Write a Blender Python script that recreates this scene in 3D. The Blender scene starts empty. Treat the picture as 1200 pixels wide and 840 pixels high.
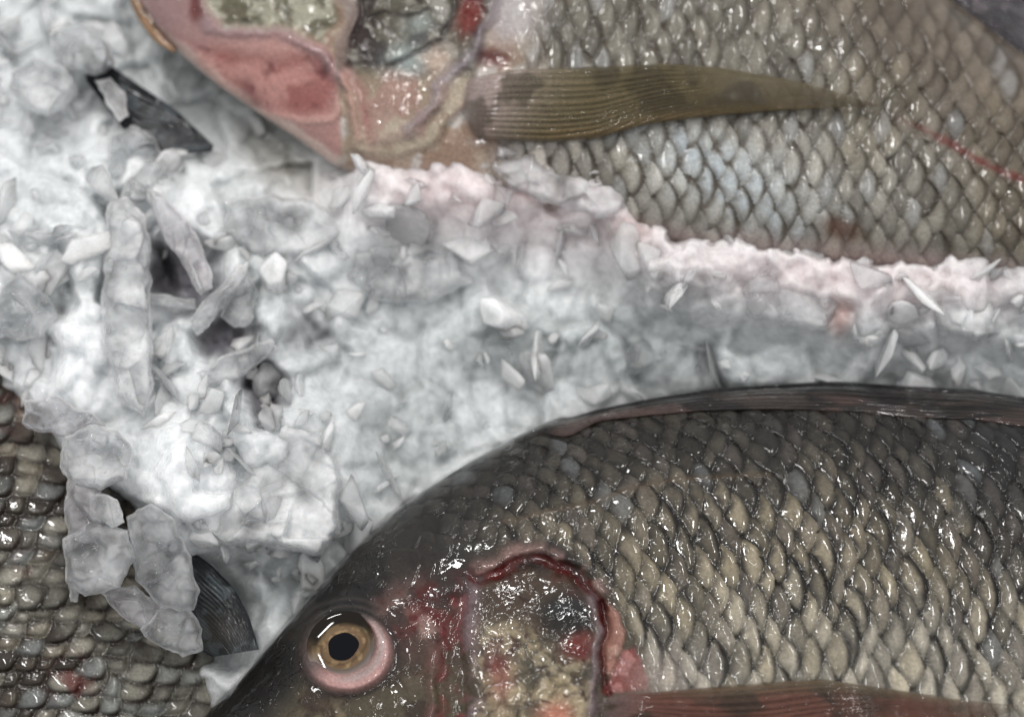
import bpy, bmesh, math, random
import numpy as np

# ------------------------------------------------------------------ basics
S = 0.0002                      # one unit of the layout = 0.2 mm
TILT = math.radians(20.0)
D = 2300.0                      # camera distance in layout units
ST, CT = math.sin(TILT), math.cos(TILT)
col = bpy.context.scene.collection
rng = np.random.RandomState(7)

def at(px, py, z):
    """layout point seen at (px,py) whose height is z -> metres (N,3)"""
    px = np.asarray(px, float); py = np.asarray(py, float); z = np.asarray(z, float)
    u = (px - 600) / D; v = (420 - py) / D
    s = (D * CT - z) / (CT - v * ST)
    return np.stack([u * s, -D * ST + s * (ST + v * CT), z + 0 * u], -1) * S

def lin(c):
    c = np.asarray(c, float) / 255.0
    return np.where(c < 0.04045, c / 12.92, ((c + 0.055) / 1.055) ** 2.4)

def ss(a, b, x):
    t = np.clip((x - a) / (b - a), 0, 1)
    return t * t * (3 - 2 * t)

_tabs = {}
def vn(x, y, sc, seed=0):
    if seed not in _tabs:
        _tabs[seed] = np.random.RandomState(seed + 100).rand(256, 256)
    T = _tabs[seed]
    x = x / sc + 31.7 * seed; y = y / sc + 17.3 * seed
    xi = np.floor(x).astype(int); yi = np.floor(y).astype(int)
    fx = x - xi; fy = y - yi
    fx = fx ** 3 * (fx * (fx * 6 - 15) + 10); fy = fy ** 3 * (fy * (fy * 6 - 15) + 10)
    a = T[xi & 255, yi & 255]; b = T[(xi + 1) & 255, yi & 255]
    c = T[xi & 255, (yi + 1) & 255]; d = T[(xi + 1) & 255, (yi + 1) & 255]
    return (a * (1 - fx) + b * fx) * (1 - fy) + (c * (1 - fx) + d * fx) * fy

def fbm(x, y, sc, seed=0, octv=4, g=0.5):
    s = 0; a = 1; n = 0
    for k in range(octv):
        c_, s_ = math.cos(.6 + 1.1 * k), math.sin(.6 + 1.1 * k)
        s = s + a * vn(x * c_ - y * s_, x * s_ + y * c_, sc / 2 ** k, seed + k * 13); n += a; a *= g
    return s / n

def rid(x, y, sc, seed=0, octv=3):
    """thin ridge lines, 1 on the line"""
    s = 0; a = 1; n = 0
    for k in range(octv):
        c_, s_ = math.cos(.5 + 1.2 * k), math.sin(.5 + 1.2 * k)
        s = s + a * (1 - np.abs(2 * vn(x * c_ - y * s_, x * s_ + y * c_, sc / 2 ** k, seed + k * 7) - 1)); n += a; a *= .5
    return s / n

def worley(x, y, sc, seed=0):
    T = np.random.RandomState(seed + 900)
    A = T.rand(128, 128); B = T.rand(128, 128); I = T.rand(128, 128)
    gx = x / sc; gy = y / sc
    xi = np.floor(gx).astype(int); yi = np.floor(gy).astype(int)
    f1 = np.full(gx.shape, 9.0); f2 = f1.copy()
    idn = np.zeros(gx.shape); cx = idn.copy(); cy = idn.copy()
    for dx in (-1, 0, 1):
        for dy in (-1, 0, 1):
            X = xi + dx; Y = yi + dy
            px = X + A[X & 127, Y & 127]; py = Y + B[X & 127, Y & 127]
            d = np.hypot(px - gx, py - gy)
            n = d < f1
            f2 = np.where(n, f1, np.minimum(f2, d))
            idn = np.where(n, I[X & 127, Y & 127], idn)
            cx = np.where(n, px, cx); cy = np.where(n, py, cy)
            f1 = np.where(n, d, f1)
    return f1, f2, idn, (gx - cx) * sc, (gy - cy) * sc

def hash2(i, j, k=0):
    v = np.sin(i * 127.1 + j * 311.7 + k * 74.7) * 43758.5453
    return v - np.floor(v)

def curve(pts, smooth=14):
    p = np.array(pts, float)
    xs = np.arange(p[0, 0] - 5 * smooth, p[-1, 0] + 5 * smooth, 2.0)
    ys = np.interp(xs, p[:, 0], p[:, 1])
    k = np.exp(-0.5 * (np.arange(-3 * smooth, 3 * smooth + 1, 2) / smooth) ** 2); k /= k.sum()
    n = len(k) // 2
    yp = np.concatenate([np.full(n, ys[0]), ys, np.full(n, ys[-1])])
    ys = np.convolve(yp, k, 'valid')[:len(xs)]
    return lambda x: np.interp(x, xs, ys)

def dpoly(px, py, pts, closed=False):
    """distance to a polyline and running parameter 0..1"""
    p = np.array(pts, float)
    if closed: p = np.vstack([p, p[:1]])
    best = np.full(px.shape, 1e9); par = np.zeros(px.shape)
    L = np.hypot(*(p[1:] - p[:-1]).T); cum = np.concatenate([[0], np.cumsum(L)])
    for i in range(len(p) - 1):
        a, b = p[i], p[i + 1]; ab = b - a
        t = np.clip(((px - a[0]) * ab[0] + (py - a[1]) * ab[1]) / (ab @ ab), 0, 1)
        d = np.hypot(px - a[0] - t * ab[0], py - a[1] - t * ab[1])
        n = d < best
        best = np.where(n, d, best); par = np.where(n, (cum[i] + t * L[i]) / cum[-1], par)
    return best, par

def inside(px, py, pts):
    r = np.zeros(px.shape, bool); n = len(pts); j = n - 1
    for i in range(n):
        xi, yi = pts[i]; xj, yj = pts[j]
        c = ((yi > py) != (yj > py)) & (px < (xj - xi) * (py - yi) / (yj - yi + 1e-9) + xi)
        r ^= c; j = i
    return r

def sdp(px, py, pts):
    """signed distance to a closed polygon, positive inside"""
    d, _ = dpoly(px, py, pts, True)
    return np.where(inside(px, py, pts), d, -d)

def blob(px, py, cx, cy, rx, ry, rot=0.0, p=1.0):
    c, s = math.cos(math.radians(rot)), math.sin(math.radians(rot))
    a = ((px - cx) * c + (py - cy) * s) / rx; b = (-(px - cx) * s + (py - cy) * c) / ry
    return np.exp(-(a * a + b * b) ** p)

def mixc(c, t, m):
    t = np.asarray(t, float)
    if t.ndim == 1: t = lin(t)
    m = np.clip(m, 0, 1)[..., None]
    return c * (1 - m) + t * m

# ------------------------------------------------------------------ scene objects
def empty(name, label, cat, loc=(0, 0, 0), group=None):
    o = bpy.data.objects.new(name, None); col.objects.link(o)
    o.location = loc; o.empty_display_size = 0.01
    o['label'] = label; o['category'] = cat
    if group: o['group'] = group
    return o

def mesh_obj(name, V, F, mat, parent=None, attrs=None, smooth=True):
    """V (N,3), F (M,4) or (M,3) int; attrs {name: (N,3) colour or (N,) value}"""
    me = bpy.data.meshes.new(name)
    V = np.asarray(V, np.float32); F = np.asarray(F, np.int32)
    k = F.shape[1]
    me.vertices.add(len(V)); me.vertices.foreach_set('co', V.ravel())
    me.loops.add(F.size); me.loops.foreach_set('vertex_index', F.ravel())
    me.polygons.add(len(F))
    me.polygons.foreach_set('loop_start', np.arange(0, F.size, k, dtype=np.int32))
    me.polygons.foreach_set('loop_total', np.full(len(F), k, np.int32))
    me.update(calc_edges=True)
    me.polygons.foreach_set('use_smooth', np.full(len(F), smooth))
    for n, a in (attrs or {}).items():
        a = np.asarray(a, np.float32)
        if a.ndim == 2:
            at_ = me.attributes.new(n, 'FLOAT_COLOR', 'POINT')
            at_.data.foreach_set('color', np.concatenate([a, np.ones((len(a), 1), np.float32)], 1).ravel())
        else:
            at_ = me.attributes.new(n, 'FLOAT', 'POINT'); at_.data.foreach_set('value', a)
    me.materials.append(mat)
    me.validate(verbose=False)
    o = bpy.data.objects.new(name, me); col.objects.link(o)
    if parent is not None:
        o.parent = parent
        o.matrix_parent_inverse = parent.matrix_world.inverted() if False else o.matrix_parent_inverse
        o.location = tuple(-np.array(parent.location))
    return o

def gridF(nx, ny, flip=False):
    i = np.arange(nx - 1)[:, None] * ny + np.arange(ny - 1)[None, :]
    i = i.ravel()
    F = np.stack([i, i + 1, i + ny + 1, i + ny], 1)
    return F[:, ::-1] if flip else F

def sub(V, F, mask_f, attrs):
    F = F[mask_f]; u, inv = np.unique(F, return_inverse=True)
    return V[u], inv.reshape(F.shape), {k: a[u] for k, a in attrs.items()}

# ------------------------------------------------------------------ materials
class NT:
    def __init__(s, name):
        s.m = bpy.data.materials.new(name); s.m.use_nodes = True
        s.t = s.m.node_tree; s.t.nodes.clear()
        s.out = s.t.nodes.new('ShaderNodeOutputMaterial')
    def n(s, typ, ins=None, **kw):
        nd = s.t.nodes.new('ShaderNode' + typ)
        for k, v in kw.items(): setattr(nd, k, v)
        for k, v in (ins or {}).items():
            if isinstance(v, tuple) and hasattr(v[0], 'outputs'):
                s.t.links.new(v[0].outputs[v[1]], nd.inputs[k])
            elif hasattr(v, 'outputs'):
                s.t.links.new(v.outputs[0], nd.inputs[k])
            else: nd.inputs[k].default_value = v
        return nd
    def attr(s, name): return s.n('Attribute', attribute_name=name)
    def math(s, op, a, b=0.0, c=None):
        ins = {0: a, 1: b}
        if c is not None: ins[2] = c
        return s.n('Math', ins, operation=op)
    def ramp(s, src, stops):
        r = s.n('ValToRGB', {0: src}); e = r.color_ramp.elements
        while len(e) < len(stops): e.new(0.5)
        for i, (p, c) in enumerate(stops):
            e[i].position = p; e[i].color = (c, c, c, 1) if not isinstance(c, tuple) else (*c, 1)
        return r
    def surf(s, nd, o=0): s.t.links.new(nd.outputs[o], s.out.inputs[0]); return s.m

def wet_skin(name, rough=0.45, coat=1.0, glint=1.0, sss=0.0, alpha=1.0):
    w = NT(name)
    co = w.n('TexCoord')
    P = (co, 'Object')
    c = w.attr('Col'); wet = w.attr('wet')
    # fine grain in the base colour
    g = w.n('TexNoise', {'Vector': P, 'Scale': 1500.0, 'Detail': 3.0})
    gr = w.n('MapRange', {0: g, 1: .3, 2: .7, 3: .78, 4: 1.2})
    colr = w.n('VectorMath', {0: (c, 'Color'), 1: gr}, operation='MULTIPLY')
    # bumps: skin grain and a slimy wet film
    b0 = w.n('Bump', {'Strength': .35, 'Distance': .00025, 'Height': g})
    n1 = w.n('TexNoise', {'Vector': P, 'Scale': 300.0, 'Detail': 2.5, 'Roughness': .55, 'Distortion': .8})
    n2 = w.n('TexNoise', {'Vector': P, 'Scale': 70.0, 'Detail': 1.0})
    msk = w.n('MapRange', {0: n2, 1: .45, 2: .62, 3: .10, 4: 1.0})
    msk = w.math('MULTIPLY', msk, (wet, 'Fac'))
    n3 = w.n('TexNoise', {'Vector': P, 'Scale': 210.0, 'Detail': 2.0, 'Roughness': .55, 'Distortion': 1.8})
    film = w.n('MapRange', {0: n3, 1: .49, 2: .62, 3: 0.0, 4: .9}, interpolation_type='SMOOTHSTEP')
    n1s = w.math('MULTIPLY', n1, .45)
    hgt = w.math('MULTIPLY', w.math('ADD', n1s, film), msk)
    b1 = w.n('Bump', {'Strength': min(1.0, .95 * glint), 'Distance': .00075 * glint, 'Height': hgt})
    p = w.n('BsdfPrincipled', {'Base Color': colr, 'Roughness': rough, 'Normal': b0,
        'Specular IOR Level': .07, 'Coat Weight': coat, 'Coat Roughness': .03, 'Coat IOR': 1.38, 'Coat Normal': b1,
        'Subsurface Weight': sss, 'Subsurface Radius': (.003, .0012, .0008), 'Subsurface Scale': 1.0})
    if alpha < 1: w.t.links.new(w.attr('opa').outputs['Fac'], p.inputs['Alpha'])
    return w.surf(p)

M_SKIN = wet_skin('wet_fish_skin')
M_FLESH = wet_skin('wet_gill_skin', glint=1.0, sss=.0)
M_SKINB = wet_skin('wet_fish_skin_soft')
M_DARKFIN = wet_skin('dark_fin_skin', coat=.35, glint=.6)
M_FIN = wet_skin('fin_membrane', rough=.35, glint=.7, alpha=.9)

def ice_material(name, base_only=False, see=.70):
    w = NT(name)
    co = w.n('TexCoord'); P = (co, 'Object')
    c = w.attr('Col'); cl = w.attr('cloud')
    n1 = w.n('TexNoise', {'Vector': P, 'Scale': 110.0, 'Detail': 2.0, 'Roughness': .5})
    n2 = w.n('TexNoise', {'Vector': P, 'Scale': 620.0, 'Detail': 3.0, 'Roughness': .6})
    n3 = w.n('TexNoise', {'Vector': P, 'Scale': 1900.0, 'Detail': 1.0})
    nb = w.math('ADD', n1, w.math('MULTIPLY', n2, .5))
    bmp = w.n('Bump', {'Strength': .35 if not base_only else .6, 'Distance': .0010, 'Height': nb})
    spk = w.n('Bump', {'Strength': 1.0, 'Distance': .0013 if base_only else .0007, 'Height': w.math('ADD', w.math('MULTIPLY', n3, .3), n2), 'Normal': bmp})
    tint = w.ramp(n2, [(.35, .88), (.6, 1.05)])
    colr = w.n('VectorMath', {0: (c, 'Color'), 1: tint}, operation='MULTIPLY')
    if base_only:
        p = w.n('BsdfPrincipled', {'Base Color': colr, 'Roughness': .5, 'Normal': bmp, 'IOR': 1.31, 'Specular IOR Level': .2,
            'Subsurface Weight': 1.0, 'Subsurface Radius': (.008, .0083, .0085), 'Subsurface Scale': 1.0,
            'Coat Weight': 1.0, 'Coat Roughness': .08, 'Coat IOR': 1.42, 'Coat Normal': spk})
        return w.surf(p)
    pd = w.n('BsdfPrincipled', {'Base Color': colr, 'Roughness': .4, 'Normal': bmp, 'Specular IOR Level': .2,
        'Subsurface Weight': 1.0, 'Subsurface Radius': (.003, .0032, .0034), 'Subsurface Scale': 1.0})
    tl = w.n('BsdfTranslucent', {'Color': colr, 'Normal': bmp})
    p = w.n('MixShader', {0: .12, 1: pd, 2: tl})
    gl = w.n('BsdfGlass', {'Color': (.985, .99, 1, 1), 'Roughness': .04, 'IOR': 1.31, 'Normal': bmp})
    tr = w.n('BsdfTransparent', {'Color': (.98, .985, .99, 1)})
    clear = w.n('MixShader', {0: see, 1: gl, 2: tr})
    v = w.n('MapRange', {0: n1, 1: .40, 2: .62, 3: -.08, 4: .14})
    f = w.math('ADD', (cl, 'Fac'), v); f.use_clamp = True
    mx = w.n('MixShader', {0: f, 1: clear, 2: p})
    fr = w.n('Fresnel', {'IOR': 1.36, 'Normal': spk})
    gs = w.n('BsdfGlossy', {'Roughness': .07, 'Normal': spk})
    return w.surf(w.n('MixShader', {0: fr, 1: mx, 2: gs}))

M_ICE = ice_material('clear_ice')
M_CLEAR = ice_material('glassy_ice', see=.30)
M_SNOW = ice_material('packed_ice', True)

# ------------------------------------------------------------------ scale pattern
def scale_field(a, r, seed=0, jit=.10):
    """overlapping fish scales. a: along the body in scale widths, r: in rows.
    returns ids, e1 (distance to own free edge), e2 (distance from the covering edge), dr"""
    BIG = 1e6
    own_a = np.full(a.shape, BIG); oi = np.zeros(a.shape); orow = np.zeros(a.shape); e1 = np.zeros(a.shape); odr = np.zeros(a.shape); al = np.zeros(a.shape)
    low = np.full(a.shape, -BIG)
    r0 = np.floor(r)
    for k in (-1, 0, 1, 2):
        R = r0 + k
        off = 0.5 * (np.mod(R, 2))
        i0 = np.floor(a - off)
        for di in (-1, 0, 1, 2):
            I = i0 + di
            j1 = hash2(I, R, seed) - .5; j2 = hash2(I, R, seed + 1) - .5; j3 = hash2(I, R, seed + 2) - .5
            dr = (r - R - j2 * jit * 1.2)
            sz = 1.08 + j3 * jit * 1.6
            ad = np.abs(dr) / sz
            edge = I + off + j1 * jit * 1.6 + .5 - .52 * ad ** 1.55 - 3.0 * np.maximum(ad - 1.0, 0)
            ok = ad < 1.35
            cov = ok & (edge > a)
            ca = I + off + j1 * .02 + j3 * .01
            better = cov & (ca < own_a)
            own_a = np.where(better, ca, own_a)
            oi = np.where(better, I, oi); orow = np.where(better, R, orow)
            e1 = np.where(better, edge - a, e1); odr = np.where(better, dr, odr); al = np.where(better, a - I - off, al)
            lw = (ad < 1.0) & (edge <= a)
            low = np.where(lw & (edge > low), edge, low)
    e2 = np.clip(a - low, 0, 1.2)
    return oi, orow, np.clip(e1, 0, 1.5), e2, odr, al

def L0(al, dr):
    return ss(1.4, 0, (al / .46) ** 2 + dr ** 2)

def oval(al, dr, e1, e2, px, py, seed):
    """soft lens in the middle of each scale, and the dark pocket round it"""
    n = .7 * (fbm(px, py, 15, seed, 3) - .5)
    big = fbm(px, py, 75, seed + 1, 2)
    q = ((al - .02) / .42) ** 2 + (dr / .95) ** 2 + n
    L = ss(1.35, .2, q) * (1 - .25 * ss(-.2, .9, dr))
    pocket = ss(.55, 1.45, q) * (.35 + 1.0 * big)
    side = ss(.42, .0, e2) * ss(.9, .3, np.abs(dr)) * (.25 + .9 * fbm(px, py, 55, seed + 5, 2))
    return L, np.clip(np.maximum(pocket, side), 0, 1)

def grade(C, g=1.12, sat=.72, k=.92):
    m = C.mean(-1, keepdims=True)
    return np.clip((m + (C - m) * sat) ** g * k, 0, 1)

# ------------------------------------------------------------------ fish body builder
class Body:
    def __init__(s, back, belly, H, z0, x0, x1, T=None, pw=.75):
        s.back, s.belly, s.H, s.z0, s.x0, s.x1, s.pw = back, belly, H, z0, x0, x1, pw
        s.T = T or ((0, 0), (1, 0), (0, 1))
    def topx(s, a, w):
        O, e1, e2 = s.T
        return O[0] + a * e1[0] + w * e2[0], O[1] + a * e1[1] + w * e2[1]
    def z(s, a, w):
        b, v = s.back(a), s.belly(a); mid = (b + v) / 2; hf = (v - b) / 2
        c = np.clip((w - mid) / hf, -1, 1)
        return s.z0 + s.H(a) * (1 - c * c) ** (s.pw / 2)
    def build(s, xs, th, detail, under=10):
        b, v = s.back(xs), s.belly(xs); mid = (b + v) / 2; hf = np.maximum((v - b) / 2, .5)
        A = np.repeat(xs[:, None], len(th), 1)
        W = mid[:, None] - hf[:, None] * np.cos(th)[None, :]
        Z = s.z0 + s.H(xs)[:, None] * np.sin(np.clip(th, 0, math.pi))[None, :] ** s.pw
        PX, PY = s.topx(A, W)
        dz, C, wet = detail(PX, PY, A, W)
        fade = np.sin(th)[None, :] ** .5
        Z = Z + dz * fade
        V = at(PX, PY, Z).reshape(-1, 3)
        F = gridF(len(xs), len(th), False)
        att = {'Col': C.reshape(-1, 3), 'wet': wet.ravel()}
        # underside
        tu = np.linspace(0, math.pi, under)
        xs2 = xs[::6] if (len(xs) - 1) % 6 == 0 else np.concatenate([xs[::6], xs[-1:]])
        A2 = np.repeat(xs2[:, None], under, 1)
        b, v = s.back(xs2), s.belly(xs2); mid2 = (b + v) / 2; hf2 = np.maximum((v - b) / 2, .5)
        W2 = mid2[:, None] - hf2[:, None] * np.cos(tu)[None, :]
        Z2 = s.z0 - .8 * s.H(xs2)[:, None] * np.sin(tu)[None, :] ** s.pw
        X2, Y2 = s.topx(A2, W2)
        V2 = at(X2, Y2, Z2).reshape(-1, 3); F2 = gridF(len(xs2), under, True) + len(V)
        n2 = len(V2)
        att = {'Col': np.vstack([att['Col'], np.tile(lin((120, 112, 100)), (n2, 1))]), 'wet': np.concatenate([att['wet'], np.ones(n2) * .3])}
        return np.vstack([V, V2]), np.vstack([F, F2]), att, PX.ravel(), PY.ravel(), len(F)

def fin_sheet(name, top, bot, zf, colf, parent, nu=220, nv=60, rays=26, amp=2.2, lift=8, T=None, thick=2.0, seed=0, clear=0, mat=None, wet=.6):
    """a ribbed fin between two edge polylines (both from base to tip)"""
    def res(p, n):
        p = np.array(p, float); L = np.hypot(*(p[1:] - p[:-1]).T); c = np.concatenate([[0], np.cumsum(L)]) / L.sum()
        t = np.linspace(0, 1, n)
        q = np.stack([np.interp(t, c, p[:, 0]), np.interp(t, c, p[:, 1])], 1)
        k = np.ones(9) / 9
        for d in (0, 1):
            e = np.concatenate([np.full(4, q[0, d]), q[:, d], np.full(4, q[-1, d])]); q[:, d] = np.convolve(e, k, 'valid')
        return q
    a, b = res(top, nu), res(bot, nu)
    v = np.linspace(0, 1, nv)[None, :, None]
    Pp = a[:, None, :] * (1 - v) + b[:, None, :] * v
    PX, PY = Pp[..., 0], Pp[..., 1]
    U = np.repeat(np.linspace(0, 1, nu)[:, None], nv, 1); VV = np.repeat(np.linspace(0, 1, nv)[None, :], nu, 0)
    wob = .6 * (fbm(U * 300, VV * 80, 90, seed + 3, 2) - .5)
    wob2 = .9 * (fbm(VV * 100, U * 6, 18, seed + 5, 3) - .5)
    ray = np.abs(np.sin((VV * rays * (1 + .7 * ss(.25, .9, U)) + wob + wob2) * math.pi)) ** .7
    ray = ray * (.55 + .45 * fbm(U * 200, VV * 400, 30, seed + 6, 2) * 2).clip(0, 1)
    ray = 1 - (1 - ray) * ss(.0, .22, U) if clear else ray
    bu = ss(0, .13, U) if clear else 1.0
    Z = zf(PX, PY) + 2 + clear * bu + bu * lift * np.sin(np.clip(VV, 0.001, .999) * math.pi) ** .4 * (1 - .5 * U) + amp * ray * (1 - .6 * U) * ss(0, .06, VV) * ss(1, .94, VV)
    C = colf(PX, PY, U, VV, ray)
    Vt = at(PX, PY, Z).reshape(-1, 3)
    F = gridF(nu, nv)
    # thin underside
    Vb = at(PX, PY, Z - thick).reshape(-1, 3)
    V = np.vstack([Vt, Vb]); F2 = gridF(nu, nv, True) + len(Vt)
    C2 = np.vstack([grade(C.reshape(-1, 3), 1.12, .8, .9)] * 2)
    op = (.93 if name != 'pectoral_fin' else .84) - .8 * ss(.12, 0, U) - .5 * ss(.72, 1, U) - .35 * ss(.06, 0, VV) - .35 * ss(.94, 1, VV) - .35 * (1 - ray) * ss(.1, .4, U)
    op = np.clip(op, .12, 1); op = np.concatenate([op.ravel()] * 2)
    return mesh_obj(name, V, np.vstack([F, F2]), mat or M_FIN, parent, {'Col': C2, 'wet': np.full(len(C2), wet), 'opa': op})

def seg(*parts):
    out = [np.arange(a, b, st) for a, b, st in parts]
    return np.concatenate(out + [[parts[-1][1]]])

#@@FISH_A
# ------------------------------------------------------------------ FISH A (sharp one, lower right)
backA = curve([(214, 872), (222, 858), (240, 836), (270, 808), (300, 774), (330, 735), (370, 690), (410, 647), (450, 607), (500, 571), (550, 540),
               (590, 518), (620, 503), (650, 494), (700, 482), (740, 472), (800, 463), (850, 456), (900, 453), (960, 450),
               (1020, 451), (1080, 457), (1140, 460), (1200, 468), (1400, 520), (1600, 640), (1750, 770), (1850, 800)], 9)
bellyA = curve([(214, 880), (225, 900), (300, 970), (400, 1040), (600, 1140), (900, 1205), (1200, 1190), (1500, 1090), (1750, 960), (1850, 935)], 14)
HA = curve([(214, 6), (230, 22), (260, 42), (350, 78), (500, 108), (700, 124), (1000, 130), (1400, 100), (1750, 45), (1850, 28)], 12)
bodyA = Body(backA, bellyA, HA, -20.0, 214, 1850, pw=.8)

OPERC = [(520, 700), (560, 676), (620, 664), (662, 676), (692, 706), (704, 750), (700, 800), (704, 870), (680, 980), (560, 1000), (520, 860)]

def fishA_detail(px, py, a, w):
    d = w - backA(a)                       # depth below the back ridge
    # rows: small near the ridge, larger on the flank
    dd = np.linspace(0, 1200, 2400)
    pit = 14 + 16 * ss(10, 200, dd)
    rr = np.concatenate([[0], np.cumsum(.5 / pit[:-1] * (dd[1] - dd[0]) / .5)])
    rowc = np.interp(d, dd, rr)
    sh = np.interp(d, dd, np.concatenate([[0], np.cumsum((.10 + .75 * np.exp(-dd[:-1] / 90)) * (dd[1] - dd[0]))]))
    wx = 20 * (fbm(px, py, 80, 3, 3) - .5); wy = .5 * (fbm(px, py, 140, 5, 2) - .5)
    si, sr, e1, e2, dr, al = scale_field((a + wx - sh) / 28.5, rowc + wy, 1, .24)
    h1 = hash2(si, sr, 11); h2 = hash2(si, sr, 12); h3 = hash2(si, sr, 13); h4 = hash2(si, sr, 14)
    # where scales live
    bound = curve([(0, -300), (400, -200), (470, 592), (520, 640), (600, 650), (700, 665), (760, 830), (900, 2000)], 6)
    edge_l = dpoly(px, py, [(455, 560), (478, 610), (520, 645), (590, 640), (660, 640), (715, 690), (738, 740), (765, 800), (800, 900), (840, 1200)])
    sg = inside(px, py, [(455, 300), (455, 560), (478, 610), (520, 645), (590, 640), (660, 640), (715, 690), (738, 740), (765, 800), (800, 900), (840, 1300), (3000, 1300), (3000, 300)])
    sdist = np.where(sg, edge_l[0], -edge_l[0])
    headlike = ss(700, 560, px) * ss(690, 620, py)      # vaguer scales on the nape
    m = ss(-6, 16, sdist)
    A = 3.8 * (1 - .35 * headlike)
    hgt = A * (1 - e1 * .95) - A * .9 * np.exp(-e1 / .12) + 2.0 * L0(al, dr)
    hgt += (h1 - .5) * 2.4 + (h2 - .5) * 5 * dr * .6
    # large-scale body colour
    t = ss(20, 330, d)
    base = mixc(np.zeros(px.shape + (3,)) + lin((64, 60, 53)), (116, 107, 90), ss(30, 170, d))
    base = mixc(base, (160, 153, 138), ss(170, 330, d))
    base = mixc(base, (50, 50, 50), .75 * ss(960, 1160, px + .3 * (py - 560)) * ss(330, 120, d))     # darker towards the right
    base = mixc(base, (52, 52, 54), .6 * ss(.5, .75, fbm(px, py, 160, 21, 3)) * ss(240, 60, d))
    base = mixc(base, (150, 138, 112), .35 * ss(.5, .7, fbm(px, py, 110, 23, 2)) * ss(100, 200, d))
    L, dark = oval(al, dr, e1, e2, px, py, 170)
    tone = (.52 + .72 * h1) * (.5 + .75 * L)
    C = base * tone[..., None]
    C = mixc(C, (118, 122, 124), .55 * (h3 > .93) * L)                             # bluish grey scales
    C = mixc(C, (178, 164, 132), .4 * (h4 > .85) * L * ss(60, 160, d))             # cream ones
    C = mixc(C, (96, 88, 84), .5 * (h2 > .82) * L)
    C = mixc(C, (34, 29, 24), 1.0 * dark * (1 - .25 * ss(230, 340, d)))
    rad = fbm(px * 1.0, py * .35, 6, 31, 2)
    C = C * (.84 + .32 * rad)[..., None]
    # nape and head skin
    hd = mixc(np.zeros(px.shape + (3,)) + lin((58, 53, 48)), (40, 38, 36), ss(.4, .6, fbm(px, py, 45, 41, 3)))
    hd = mixc(hd, (82, 74, 60), ss(.45, .65, fbm(px, py, 60, 43, 3)) * ss(60, 200, d))
    hd = mixc(hd, (94, 84, 66), ss(150, 260, d) * .8)
    f1, f2, idn, wxx, wyy = worley(px + 6 * fbm(px, py, 30, 8), py, 34, 4)
    _, _, ne1, ne2, ndr, _ = scale_field((a - .5 * d + 14 * fbm(px, py, 50, 191, 2)) / 46, d / 25 + .8 * fbm(px, py, 60, 193, 2), 9, .3)
    ring = np.exp(-(ne1 / .05) ** 2) * ss(.35, .6, fbm(px, py, 40, 195, 2))
    napem = ss(640, 480, px) * ss(340, 400, px) * ss(10, 40, d) * ss(700, 660, py)
    hd = mixc(hd, (88, 82, 74), .35 * ring * napem)
    hh = 2.2 * (1 - ne1) * napem + 2.2 * (fbm(px, py, 26, 51, 3) - .5)
    mh = m * (1 - .35 * headlike)
    C = C * mh[..., None] + hd * (1 - mh)[..., None]
    z = hgt * mh + hh * (1 - mh)
    wet = .55 + .45 * ss(.45, .65, fbm(px, py, 120, 61, 2))
    wet = np.maximum(wet, 1.3 * blob(px, py, 1160, 620, 80, 130))
    wet = np.maximum(wet, 1.3 * blob(px, py, 380, 840, 150, 45))
    wet *= ss(-2, 40, d)
    # lateral line scar and thread
    dl, pl = dpoly(px, py, [(590, 612), (640, 600), (690, 590), (740, 572), (800, 560), (900, 556)])
    C = mixc(C, (105, 88, 66), .5 * np.exp(-(dl / 3.5) ** 2)); z += 1.5 * np.exp(-(dl / 4) ** 2)
    px0, py0 = px, py
    fw = ss(455, 480, px)
    px = px + fw * (20 * (fbm(px0, py0, 36, 181, 5) - .5)); py = py + fw * (18 * (fbm(px0, py0, 36, 183, 5) - .5))
    # ---- cheek, between eye and gill cover: raw red skin over brown
    ck = blob(px, py, 500, 745, 62, 62, 0, 1.5)
    C = mixc(C, (92, 66, 58), .85 * ck)
    mot = fbm(px, py, 34, 71, 4)
    C = mixc(C, (104, 30, 26), 1.0 * ck * ss(.4, .66, mot))
    C = mixc(C, (160, 128, 118), .75 * ck * ss(.46, .74, fbm(px, py, 26, 73, 3)))
    dr1, p1 = dpoly(px, py, [(455, 702), (480, 698), (510, 690), (540, 678), (580, 668), (600, 658)])
    C = mixc(C, (96, 38, 34), .8 * np.exp(-(dr1 / 11) ** 2) * ss(.35, .6, fbm(px, py, 22, 117, 3))); z += 3 * np.exp(-(dr1 / 9) ** 2)
    # lower face: olive mottle
    lf = ss(760, 800, py) * ss(560, 520, px) * ss(60, 120, d)
    C = mixc(C, (98, 88, 68), .8 * lf); C = mixc(C, (140, 124, 96), .6 * lf * ss(.52, .66, fbm(px, py, 40, 77, 4)))
    C = mixc(C, (62, 44, 34), .7 * lf * ss(.55, .68, fbm(px, py, 30, 79, 4)))
    # vertical red / lilac ridges of the preopercle
    for pts, c1, wd, hz in ([(528, 700), (520, 735), (526, 780), (520, 840), (512, 900)], (118, 26, 24), 8, -4), \
                           ([(545, 700), (538, 740), (548, 790), (540, 850), (535, 900)], (128, 34, 30), 7, -3.5), \
                           ([(556, 688), (552, 720), (558, 760), (556, 800), (562, 850), (560, 920)], (132, 112, 116), 11, 5.5), \
                           ([(512, 770), (506, 810), (502, 860)], (120, 84, 76), 9, 4):
        dd_, _ = dpoly(px, py, pts)
        q = np.exp(-(dd_ / wd) ** 2); C = mixc(C, c1, .95 * q * ss(.3, .65, fbm(px, py, 22, 81, 3))); z += hz * q
    C = mixc(C, (70, 18, 16), .7 * ck * ss(.86, .95, rid(px, py, 30, 221, 3)))
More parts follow.
